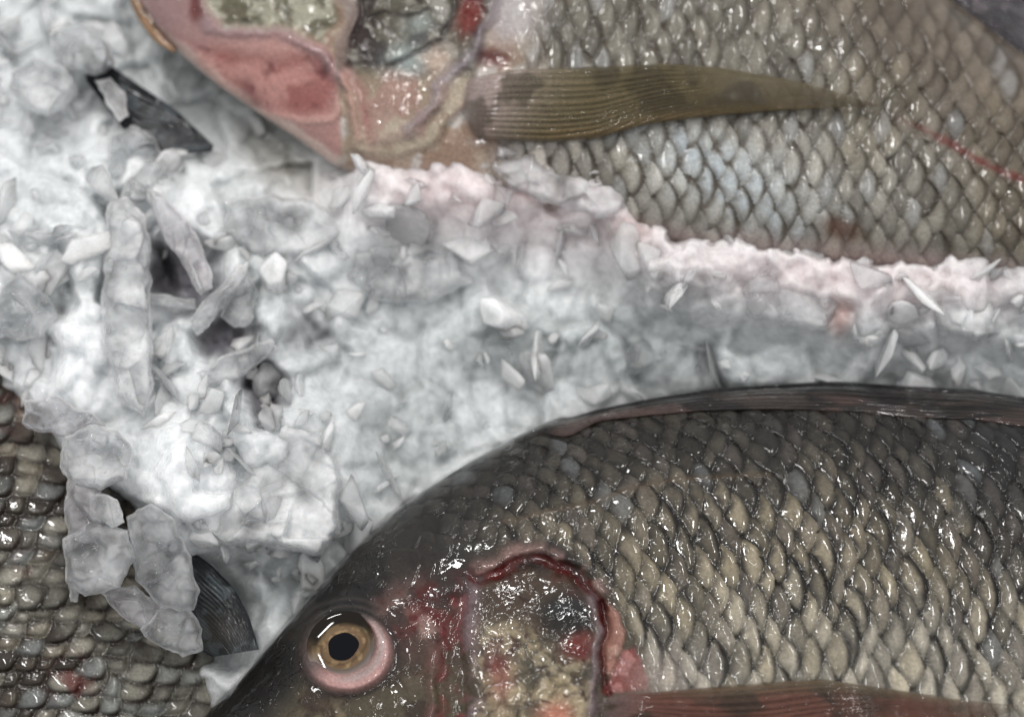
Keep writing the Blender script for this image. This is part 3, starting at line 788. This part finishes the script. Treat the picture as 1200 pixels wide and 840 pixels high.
eD = math.radians(72); e1D = (math.cos(eD), math.sin(eD)); e2D = (-math.sin(eD), math.cos(eD))
bodyD = Body(tb((0, -4), (80, -70), (250, -110), (400, -105), (560, -40), (620, -30)), tb((0, 4), (80, 60), (250, 100), (400, 90), (560, 40), (620, 30)),
             tb((0, 5), (80, 40), (250, 62), (450, 50), (620, 16)), -150.0, 0, 620, ((140, 40), e1D, e2D), .75)
fishD = empty('fish', 'fish buried in the ice with only its black pointed fin tip showing', 'fish', tuple(at(230, 320, -200)))
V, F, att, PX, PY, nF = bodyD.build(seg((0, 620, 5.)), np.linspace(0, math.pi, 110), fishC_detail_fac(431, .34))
mesh_obj('body', V, F, M_SKINB, fishD, att)
def blackfin(PX, PY, U, V, ray):
    C = np.zeros(U.shape + (3,)) + lin((30, 33, 38)); C = mixc(C, (92, 98, 102), .6 * ss(.52, .62, fbm(PX + PY, PY, 14, 421, 3)))
    return C * (.55 + .5 * ray)[..., None]
fin_sheet('tail_fin', [(96, 50), (128, 76), (160, 98), (205, 128), (252, 172)], [(100, 94), (128, 130), (156, 166), (200, 182), (250, 178)],
          lambda x, y: x * 0 + 2, blackfin, fishD, 100, 50, 9, 1.8, 4, thick=6, mat=M_DARKFIN, wet=.2)

# ------------------------------------------------------------------ ICE BED (one surface)
def ice_height(px, py):
    X0, Y0 = px, py
    z = -48 + 0 * px
    z += 75 * blob(px, py, 180, 400, 230, 230, 0, 2) + 36 * blob(px, py, 300, 560, 130, 100, 0, 3)
    z += 20 * blob(px, py, 60, 200, 140, 160, 0, 1.5)
    z += 34 * blob(px, py, 560, 270, 280, 110, 8, 1.2)
    z += 26 * blob(px, py, 950, 330, 330, 55, 4, 2) + 24 * blob(px, py, 760, 400, 330, 50, 4, 2) + 18 * blob(px, py, 1120, 410, 200, 46, 4, 2)
    # hollows
    px = X0 + 40 * (fbm(X0, Y0, 44, 531, 3) - .5); py = Y0 + 40 * (fbm(X0, Y0, 44, 533, 3) - .5)
    z -= 50 * blob(px, py, 208, 318, 50, 54, 0, 1.3) + 44 * blob(px, py, 262, 395, 34, 34, 20, 2) + 48 * blob(px, py, 305, 455, 26, 34, 0, 2) + 30 * blob(px, py, 355, 385, 22, 24)
    z -= 40 * blob(px, py, 265, 120, 120, 70, 35, 2) + 55 * blob(px, py, 250, 715, 50, 60, 0, 2)
    px, py = X0, Y0
    # ice heaped against the belly of the upper fish
    ye = np.interp(px, [380, 420, 520, 560, 580, 640, 700, 730, 760, 800, 870, 960, 1000, 1060, 1200, 1300], [215, 172, 168, 178, 164, 170, 182, 212, 248, 262, 270, 286, 300, 290, 296, 300])
    q = ss(380, 430, px) * ss(-6, 22, py - ye + 22 * (fbm(px, py, 22, 501, 3) - .5) * 2 + 30 * (fbm(px, py, 70, 503, 2) - .5)) * ss(150, 40, py - ye)
    z += (84 + 30 * (fbm(px, py, 40, 505, 3) - .5)) * q
    # keep low under the sharp fish, the lower left fish
    inA = ss(-6, 40, py - backA(px)) * ss(200, 240, px)
    z -= 60 * inA
    dc = ss(0, 60, -((px - 95) * .835 - (py - 560) * .55) + 10)
    lowC = dc * ss(430, 480, py)
    z -= 110 * lowC * ss(300, 150, px)
    return z
st = 2.1
gx = np.arange(-160, 1360, st); gy = np.arange(-160, 1000, st)
GX, GY = np.meshgrid(gx, gy, indexing='ij')
def blur(Z, n):
    k = np.hanning(2 * n + 3)[1:-1]; k /= k.sum()
    Z = np.apply_along_axis(lambda m: np.convolve(np.pad(m, n, 'edge'), k, 'valid'), 0, Z)
    return np.apply_along_axis(lambda m: np.convolve(np.pad(m, n, 'edge'), k, 'valid'), 1, Z)
qx = GX + 22 * (fbm(GX, GY, 50, 511, 3) - .5); qy = GY + 22 * (fbm(GX, GY, 50, 513, 3) - .5)
chips = 0; tone = 0
for sc, amp, tl, sd in ((96, 20, .34, 61), (50, 11, .40, 62), (26, 5, .4, 63), (13, 1.8, .4, 64)):
    f1, f2, idn, ox, oy = worley(qx, qy, sc, sd)
    th_ = idn * 40.0; sl = tl * (0.3 + .7 * ((idn * 7.7) % 1))
    hcell = (((idn * 13.3) % 1) - .5) * 2 * amp + sl * (ox * np.cos(th_) + oy * np.sin(th_)) + amp * .8 * ss(0, .3, f2 - f1) * (1 - .6 * f1)
    chips = chips + hcell; tone = tone + (((idn * 5.1) % 1) - .5) * (sc / 88) ** .5
ZI = ice_height(GX, GY) + blur(chips, 2) * (.30 + .35 * fbm(GX, GY, 140, 515, 2) + .35 * blob(GX, GY, 130, 380, 230, 330, 0, 2)) + 14 * (fbm(GX, GY, 90, 517, 4) - .5)
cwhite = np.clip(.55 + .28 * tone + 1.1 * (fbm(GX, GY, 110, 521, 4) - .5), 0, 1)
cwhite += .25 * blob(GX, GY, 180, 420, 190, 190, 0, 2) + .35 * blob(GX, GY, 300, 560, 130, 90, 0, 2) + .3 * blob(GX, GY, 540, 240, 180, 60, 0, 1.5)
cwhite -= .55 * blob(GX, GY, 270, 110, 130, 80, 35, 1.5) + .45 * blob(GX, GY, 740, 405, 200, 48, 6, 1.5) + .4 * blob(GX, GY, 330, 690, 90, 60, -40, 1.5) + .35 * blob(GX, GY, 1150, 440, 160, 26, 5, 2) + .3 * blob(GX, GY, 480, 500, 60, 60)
HX = GX + 40 * (fbm(GX, GY, 44, 531, 3) - .5); HY = GY + 40 * (fbm(GX, GY, 44, 533, 3) - .5)
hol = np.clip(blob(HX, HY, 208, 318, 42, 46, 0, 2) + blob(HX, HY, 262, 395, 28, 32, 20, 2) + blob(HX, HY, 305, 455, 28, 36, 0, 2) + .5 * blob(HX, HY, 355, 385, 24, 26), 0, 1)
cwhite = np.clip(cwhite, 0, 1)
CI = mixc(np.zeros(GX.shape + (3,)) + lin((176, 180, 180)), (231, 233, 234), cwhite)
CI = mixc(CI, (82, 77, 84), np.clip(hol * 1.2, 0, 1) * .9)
CI = mixc(CI, (222, 207, 207), .85 * blob(GX, GY, 620, 230, 190, 62, 8, 1.2) + .8 * blob(GX, GY, 1000, 325, 230, 44, 4, 1.2) + .3 * blob(GX, GY, 480, 230, 90, 50))
CI = mixc(CI, (160, 118, 108), .7 * blob(GX, GY, 985, 372, 16, 24, 10, 1.6) + .5 * blob(GX, GY, 740, 270, 26, 20) + .5 * blob(GX, GY, 620, 228, 22, 9, 20))
CI = mixc(CI, (128, 118, 96), .5 * blob(GX, GY, 330, 190, 60, 26, 40))
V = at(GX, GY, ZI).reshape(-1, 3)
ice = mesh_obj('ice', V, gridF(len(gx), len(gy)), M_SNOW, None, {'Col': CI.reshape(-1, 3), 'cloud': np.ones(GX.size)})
ice['kind'] = 'structure'
def zice(x, y):
    i = np.clip(((x - gx[0]) / st).astype(int), 0, len(gx) - 1); j = np.clip(((y - gy[0]) / st).astype(int), 0, len(gy) - 1)
    return ZI[i, j]

# ------------------------------------------------------------------ loose crushed ice
def proto(seed, flat, n=14, bev=.10):
    r = random.Random(seed); bm = bmesh.new()
    for _ in range(n):
        t = r.uniform(0, 2 * math.pi); u = r.uniform(-1, 1); q = math.sqrt(1 - u * u); k = r.uniform(.7, 1.0)
        bm.verts.new((k * q * math.cos(t), k * q * math.sin(t) * r.uniform(.6, .95), u * flat))
    bmesh.ops.convex_hull(bm, input=bm.verts)
    for v in [v for v in bm.verts if not v.link_faces]: bm.verts.remove(v)
    bmesh.ops.dissolve_limit(bm, angle_limit=math.radians(14), verts=bm.verts, edges=bm.edges)
    bmesh.ops.bevel(bm, geom=bm.edges[:], offset=bev, segments=2, profile=.6, affect='EDGES', clamp_overlap=True)
    bm.verts.index_update(); n_rim = len(bm.verts)
    bmesh.ops.poke(bm, faces=[f for f in bm.faces if f.calc_area() > .05])
    bmesh.ops.triangulate(bm, faces=bm.faces)
    bm.verts.ensure_lookup_table(); bm.verts.index_update()
    rim = np.array([1.0 if k < n_rim else 0.0 for k in range(len(bm.verts))])
    V = np.array([v.co[:] for v in bm.verts]); F = np.array([[v.index for v in f.verts] for f in bm.faces])
    bm.free()
    nz = fbm(V[:, 0] * 10 + V[:, 2] * 7, V[:, 1] * 10 - V[:, 2] * 5, 5, seed % 40, 2) - .5
    V = V * (1 + .16 * nz)[:, None]
    return V, F, rim
PROT = [proto(k, f) for k, f in enumerate([.35, .5, .7, .3, .55, .9, .4, .65, .25, .5, .8, .45, .6, .35])]
def rotm(ax, ay, az):
    cx, sx, cy, sy, cz, sz = math.cos(ax), math.sin(ax), math.cos(ay), math.sin(ay), math.cos(az), math.sin(az)
    return np.array([[cz, -sz, 0], [sz, cz, 0], [0, 0, 1]]) @ np.array([[cy, 0, sy], [0, 1, 0], [-sy, 0, cy]]) @ np.array([[1, 0, 0], [0, cx, -sx], [0, sx, cx]])
def tintat(x, y):
    c = np.array([.96, .97, .975])
    p = .9 * math.exp(-(((x - 620) / 190) ** 2 + ((y - 230) / 70) ** 2)) + .7 * math.exp(-(((x - 1020) / 130) ** 2 + ((y - 320) / 50) ** 2))
    return c * (1 - p) + np.array([.95, .90, .905]) * p
R = np.random.RandomState(21)
Vs, Fs, Cs, Ks = [], [], [], []; nv = 0
def add_chip(x, y, z, size, asp, ax, ay, az, cloud, k):
    global nv
    Vp, Fp, Rp = PROT[k % len(PROT)]
    Q = (Vp * np.array([size, size * asp, size])) @ rotm(ax, ay, az).T * S
    Vs.append(Q + at(x, y, z)); Fs.append(Fp + nv); nv += len(Vp)
    Cs.append(np.tile(tintat(x, y), (len(Vp), 1))); Ks.append(np.clip(cloud + (.30 if size > 12 else .12) * Rp, 0, 1))
SHARDS = [[(118, 226), (158, 226), (184, 300), (184, 480), (112, 480)], [(168, 218), (192, 222), (256, 312), (256, 350), (232, 348)], [(226, 396), (290, 300), (300, 320), (244, 392)],
          [(-8, 402), (-8, 330), (22, 312), (76, 370), (50, 402)], [(870, 296), (990, 286), (994, 370), (960, 394), (872, 380)], [(580, 166), (730, 196), (742, 250), (640, 240)]]
def allowed(x, y):
    for P_ in SHARDS:
        if inside(np.array([x]), np.array([y]), P_)[0]: return False
    if y > backA(np.array(x)) - 4 and x > 215: return False
    if x < 75 and y > 470 : return False
    if y > 560 and x < 235: return False
    if y > 500 and x < 60 + (y - 500) * .9 and y > 500: return False
    be = float(bellyB(np.array(x)))
    ye = np.interp(x, [150, 380, 420, 520, 640, 700, 730, 760, 800, 870, 960, 1000, 1060, 1200], [0, 215, 178, 174, 178, 192, 220, 254, 268, 276, 292, 304, 298, 302])
    if x > 150 and y < ye + 6: return False
    if 120 < x < 262 and 60 < y < 190 and abs((y - 75) - (x - 125) * .78) < 26 and R.rand() < .8: return False
    return True
for (n, lo, hi) in ((260, 7, 14), (560, 13, 26), (330, 24, 44), (240, 24.5, 46)):
    c = 0
    while c < n:
        x, y = R.uniform(-90, 1290), R.uniform(-60, 900)
        c += 1
        if not allowed(x, y): continue
        left = math.exp(-(((x - 150) / 260) ** 2 + ((y - 330) / 300) ** 2))
        if hi > 14 and R.rand() > .5 + .8 * left: continue
        z = float(zice(np.array(x), np.array(y)))
        s_ = R.uniform(lo, hi)
        hl = math.exp(-(((x - 225) / 60) ** 2 + ((y - 350) / 75) ** 2))
        if hl > .5 and R.rand() < .75: continue
        add_chip(x, y, z + s_ * R.uniform(-.15, .35), s_, R.uniform(.35, 1) if lo != 24.5 else R.uniform(.16, .32), R.normal(0, .4), R.normal(0, .4), R.uniform(0, 6.28),
                 float(np.clip(R.normal(.20, .2), .0, 1)), R.randint(0, 99))
# pieces lying on the belly of the upper fish
for _ in range(0):
    x = R.uniform(395, 1290); y = float(np.interp(x, [380, 420, 520, 560, 640, 700, 730, 760, 800, 870, 960, 1060, 1300], [205, 170, 168, 172, 170, 186, 216, 250, 262, 270, 286, 292, 298])) + R.normal(8, 13)
    s_ = R.uniform(12, 30); zb = max(float(zice(np.array(x), np.array(y))), float(bodyB.z(np.array(x), np.array(y))) if y < bellyB(x) else -99)
    if inside(np.array([x]), np.array([y]), SHARDS[5])[0]: continue
    add_chip(x, y, zb + s_ * .2, s_, R.uniform(.5, 1), R.normal(0, .35), R.normal(0, .35), R.uniform(0, 6.28), float(np.clip(R.normal(.12, .16), .0, 1)), R.randint(0, 99))
crushed = mesh_obj('crushed_ice', np.vstack(Vs), np.vstack(Fs), M_ICE, None, {'Col': np.vstack(Cs), 'cloud': np.concatenate(Ks)}, smooth=True)
crushed['kind'] = 'stuff'; crushed['label'] = 'loose wet crushed ice chips packed between the fish'; crushed['category'] = 'ice'

# ------------------------------------------------------------------ individual large ice pieces
def slab(label, poly, z, th, tilt=(0, 0), cloud=.4, rnd=11, seed=0, tint=None, rough=5, group='large ice chunks'):
    """an ice piece from its outline: rounded rim, broken facets on top, closed underneath"""
    p = np.array(poly, float); g = 1.5
    X, Y = np.meshgrid(np.arange(p[:, 0].min() - 8, p[:, 0].max() + 8, g), np.arange(p[:, 1].min() - 8, p[:, 1].max() + 8, g), indexing='ij')
    wx = X + 9 * (fbm(X, Y, 20, 700 + seed, 3) - .5); wy = Y + 9 * (fbm(X, Y, 20, 740 + seed, 3) - .5)
    sd = sdp(wx, wy, poly)
    gx_, gy_ = np.gradient(sd, g); gn = np.hypot(gx_, gy_) + 1e-6
    out = (sd < 0) & (sd > -4.5)
    cen = p.mean(0)
    r_ = min(rnd, .8 * float(sd.max()))
    t = np.clip(sd / r_, 0, 1)
    rim = np.sqrt(np.clip(1 - (1 - t) ** 2, 0, 1))
    fc = 0
    for sc_, am in ((44, 1.0), (21, .55)):
        f1, f2, idn, ox, oy = worley(X + 6 * fbm(X, Y, 22, 3, 2), Y, sc_, 800 + seed)
        a_ = idn * 40
        fc = fc + am * ((((idn * 9.1) % 1) - .5) * rough * 1.5 + .42 * (ox * np.cos(a_) + oy * np.sin(a_)))
    fc = blur(fc, 1) if min(fc.shape) > 8 else fc
    top = z + tilt[0] * (X - cen[0]) + tilt[1] * (Y - cen[1]) + th * (rim - .5) + rim * (fc + 3 * (fbm(X, Y, 16, 760 + seed, 3) - .5))
    bot = z + tilt[0] * (X - cen[0]) + tilt[1] * (Y - cen[1]) - th * .35 * rim - th * .5
    X = np.where(out, X - sd * gx_ / gn ** 2, X); Y = np.where(out, Y - sd * gy_ / gn ** 2, Y)
    F = gridF(*X.shape)
    keep = (sd.ravel()[F] > -2.2).all(1)
    n = X.size
    V = np.vstack([at(X, Y, top).reshape(-1, 3), at(X, Y, bot).reshape(-1, 3)])
    F = F[keep]; FF = np.vstack([F, F[:, ::-1] + n])
    u, inv = np.unique(FF, return_inverse=True)
    cl = cloud * (.30 + 1.1 * (fbm(X, Y, 26, 770 + seed, 3) - .3)) + .6 * np.exp(-((np.clip(sd, 0, 99) - .5) / 2.0) ** 2)
    cl = np.clip(cl, 0, 1).ravel(); cl = np.concatenate([cl, cl])
    tt = np.array(tint if tint is not None else (.95, .96, .965))
    ctr = at(cen[0], cen[1], z)
    o = mesh_obj('ice_chunk', V[u] - ctr, inv.reshape(FF.shape), M_CLEAR, None, {'Col': np.tile(tt, (len(u), 1)), 'cloud': cl[u]}, smooth=True)
    o.location = ctr
    o['label'] = label; o['category'] = 'ice chunk'; o['group'] = group
    return o
PK = (.93, .88, .905)
slab('tall upright white ice shard left of the dark hollow', [(128, 236), (148, 228), (168, 250), (176, 300), (178, 380), (180, 450), (168, 488), (140, 470), (118, 400), (122, 300)], 66, 34, (0, -.05), .8, seed=1)
slab('slanting lilac-grey ice sliver above the dark hollow', [(172, 222), (190, 226), (222, 262), (248, 312), (252, 338), (236, 346), (214, 310), (186, 262)], 62, 20, (.1, 0), .6, seed=2, tint=PK)
slab('thin ice splinter crossing the dark hollow from lower left to upper right', [(228, 392), (222, 376), (242, 350), (276, 314), (292, 306), (290, 322), (262, 352), (244, 384)], 54, 16, (0, 0), .5, seed=3)
slab('small flat ice sliver bridging the lower end of the dark hollow', [(166, 342), (196, 346), (232, 350), (230, 362), (196, 360), (168, 354)], 34, 12, (0, 0), .4, seed=4)
slab('clear grey pyramid of ice at the left edge', [(-8, 392), (-4, 340), (22, 318), (56, 344), (66, 372), (50, 396), (20, 402)], 52, 36, (.1, .1), .22, seed=5)
slab('white rounded ice lump near the top left corner', [(12, 82), (40, 68), (76, 78), (92, 108), (80, 128), (54, 140), (24, 124), (8, 104)], 30, 42, (0, 0), .72, seed=6)
slab('grey translucent ice lump touching the top of the black fin', [(58, 38), (96, 26), (128, 48), (134, 74), (112, 90), (84, 84), (60, 66)], 24, 36, (0, 0), .35, seed=7)
slab('small bright ice chip lying across the black fin', [(112, 96), (128, 92), (146, 112), (152, 136), (140, 142), (124, 124)], 30, 14, (.1, .1), .5, seed=8)
slab('rounded clear ice piece just below the black fin', [(126, 158), (158, 146), (184, 166), (196, 196), (180, 222), (150, 224), (126, 200)], 24, 30, (0, 0), .3, seed=9)
slab('broad pale ice slab with straight lower edge above the fish snout', [(214, 520), (250, 496), (320, 486), (378, 506), (402, 556), (396, 624), (376, 652), (330, 644), (262, 636), (200, 612), (192, 560)], 22, 44, (0, .02), .85, seed=10, rough=3)
slab('frosty white ice piece topmost of the clump over the lower left fish', [(76, 512), (102, 498), (140, 502), (156, 528), (148, 560), (118, 574), (84, 570), (70, 548)], 78, 34, (0, 0), .5, seed=11)
slab('lilac-grey ice piece in the middle of the clump over the lower left fish', [(82, 560), (116, 566), (128, 600), (118, 640), (84, 646), (74, 610)], 66, 30, (0, 0), .38, seed=12, tint=PK)
slab('cloudy ice chip with white rim wedged in the middle of the clump', [(106, 574), (136, 584), (146, 612), (130, 622), (110, 606)], 84, 16, (0, 0), .75, seed=13)
slab('pale faceted ice chunk at the left of the clump over the lower left fish', [(74, 634), (104, 612), (148, 620), (160, 654), (140, 688), (100, 700), (76, 680)], 80, 36, (0, 0), .45, seed=14)
slab('large clear grey ice plate at the right of the clump', [(148, 606), (178, 588), (202, 606), (222, 650), (232, 690), (226, 716), (188, 712), (160, 680), (152, 640)], 72, 30, (0, 0), .22, seed=15)
slab('clear rounded ice piece at the bottom tip of the clump', [(184, 714), (214, 706), (238, 736), (238, 760), (212, 768), (180, 756), (166, 736)], 66, 26, (0, 0), .3, seed=16)
slab('dull triangular ice shard between scales and clump', [(112, 690), (160, 684), (186, 712), (180, 744), (146, 728)], 60, 20, (0, 0), .25, seed=17, tint=PK)
slab('narrow ice tooth pointing down over the scales', [(78, 678), (96, 690), (92, 706), (82, 706)], 60, 16, (0, 0), .4, seed=18)
slab('curled grey ice piece at the left edge above the clump', [(28, 470), (64, 462), (104, 482), (124, 500), (98, 498), (76, 512), (44, 508), (26, 496)], 60, 26, (0, 0), .3, seed=19, tint=PK)
slab('round clear ice disc with bright lower rim under the upper fish', [(880, 306), (920, 284), (966, 292), (988, 322), (988, 360), (968, 388), (920, 382), (880, 372), (866, 340)], 44, 30, (0, 0), .42, seed=20)
slab('pinkish white ice lump against the side fin base', [(584, 168), (640, 172), (700, 188), (730, 214), (742, 246), (700, 258), (640, 238), (596, 222), (576, 196)], 66, 40, (0, .0), .8, seed=21, tint=(.95, .88, .89))
slab('white ice heap with pitted face at the right edge', [(1080, 318), (1110, 298), (1142, 308), (1166, 350), (1172, 390), (1140, 402), (1096, 384), (1072, 350)], 40, 36, (0, 0), .8, seed=22)
slab('small pale lump of ice right of the clear disc', [(994, 366), (1016, 360), (1040, 372), (1040, 396), (1014, 412), (992, 398)], 30, 26, (0, 0), .7, seed=23)
slab('pale ice slab half way between the jaw and the dark hollow', [(262, 236), (320, 226), (386, 240), (404, 272), (372, 300), (300, 304), (262, 276)], 26, 30, (0, 0), .6, seed=24)
slab('cloudy ice lump on the crest between the two large fish', [(404, 290), (470, 276), (534, 292), (552, 330), (510, 356), (440, 352), (404, 328)], 8, 30, (0, 0), .6, seed=25)
slab('clear greenish ice lump low beside the dorsal fin', [(690, 396), (740, 380), (780, 396), (786, 424), (744, 440), (700, 430)], -28, 30, (0, 0), .25, seed=26, tint=(.90, .93, .91))
slab('grey flat ice shard pointing up right, under the dark hollow', [(226, 436), (268, 414), (320, 398), (330, 408), (284, 440), (240, 458)], 36, 16, (0, 0), .35, seed=27)
slab('rough clear ice cube right of the dark hollow', [(264, 350), (292, 318), (302, 340), (298, 378), (272, 384), (256, 372)], 34, 22, (0, 0), .3, seed=28)

# ------------------------------------------------------------------ lights, world, camera
sc = bpy.context.scene
wd = bpy.data.worlds.new('World'); sc.world = wd; wd.use_nodes = True
bg = wd.node_tree.nodes['Background']; bg.inputs[0].default_value = (.96, .975, 1.0, 1); bg.inputs[1].default_value = .58
def lamp(name, loc, size, power, c=(1, .99, .97), sy=None):
    l = bpy.data.lights.new(name, 'AREA'); l.energy = power; l.color = c; l.size = size
    l.shape = 'RECTANGLE'; l.size_y = sy or size
    o = bpy.data.objects.new(name, l); col.objects.link(o); o.location = loc
    import mathutils
    o.rotation_euler = (mathutils.Vector((0, 0, 0)) - mathutils.Vector(loc)).to_track_quat('-Z', 'Y').to_euler()
for lx, k1 in ((-.38, 1.15), (.42, .85)):
    for ly, k_ in ((-.05, .7), (.40, 1.0), (.85, 1.5)):
        lamp('ceiling_lamp', (lx, ly, 1.15), .26, 2.6 * k_ * k1, sy=.035)
cd = bpy.data.cameras.new('camera'); cam = bpy.data.objects.new('camera', cd); col.objects.link(cam)
cam.location = (0, -D * ST * S, D * CT * S); cam.rotation_euler = (TILT, 0, 0)
cd.sensor_width = 36; cd.lens = 36 * D / 1200; cd.clip_start = .01; cd.clip_end = 100
cd.dof.use_dof = True; cd.dof.aperture_fstop = 7.0
fp = at(800, 660, 70.0)
cd.dof.focus_distance = float(np.dot(fp - np.array(cam.location), np.array([0, ST, -CT])))
sc.camera = cam
sc.view_settings.view_transform = 'Standard'; sc.view_settings.look = 'None'; sc.view_settings.exposure = 0
sc.render.engine = 'CYCLES'
sc.cycles.use_denoising = True
sc.cycles.max_bounces = 10; sc.cycles.transmission_bounces = 7; sc.cycles.transparent_max_bounces = 20
sc.cycles.sample_clamp_indirect = 4; sc.cycles.use_adaptive_sampling = True; sc.cycles.adaptive_threshold = .02
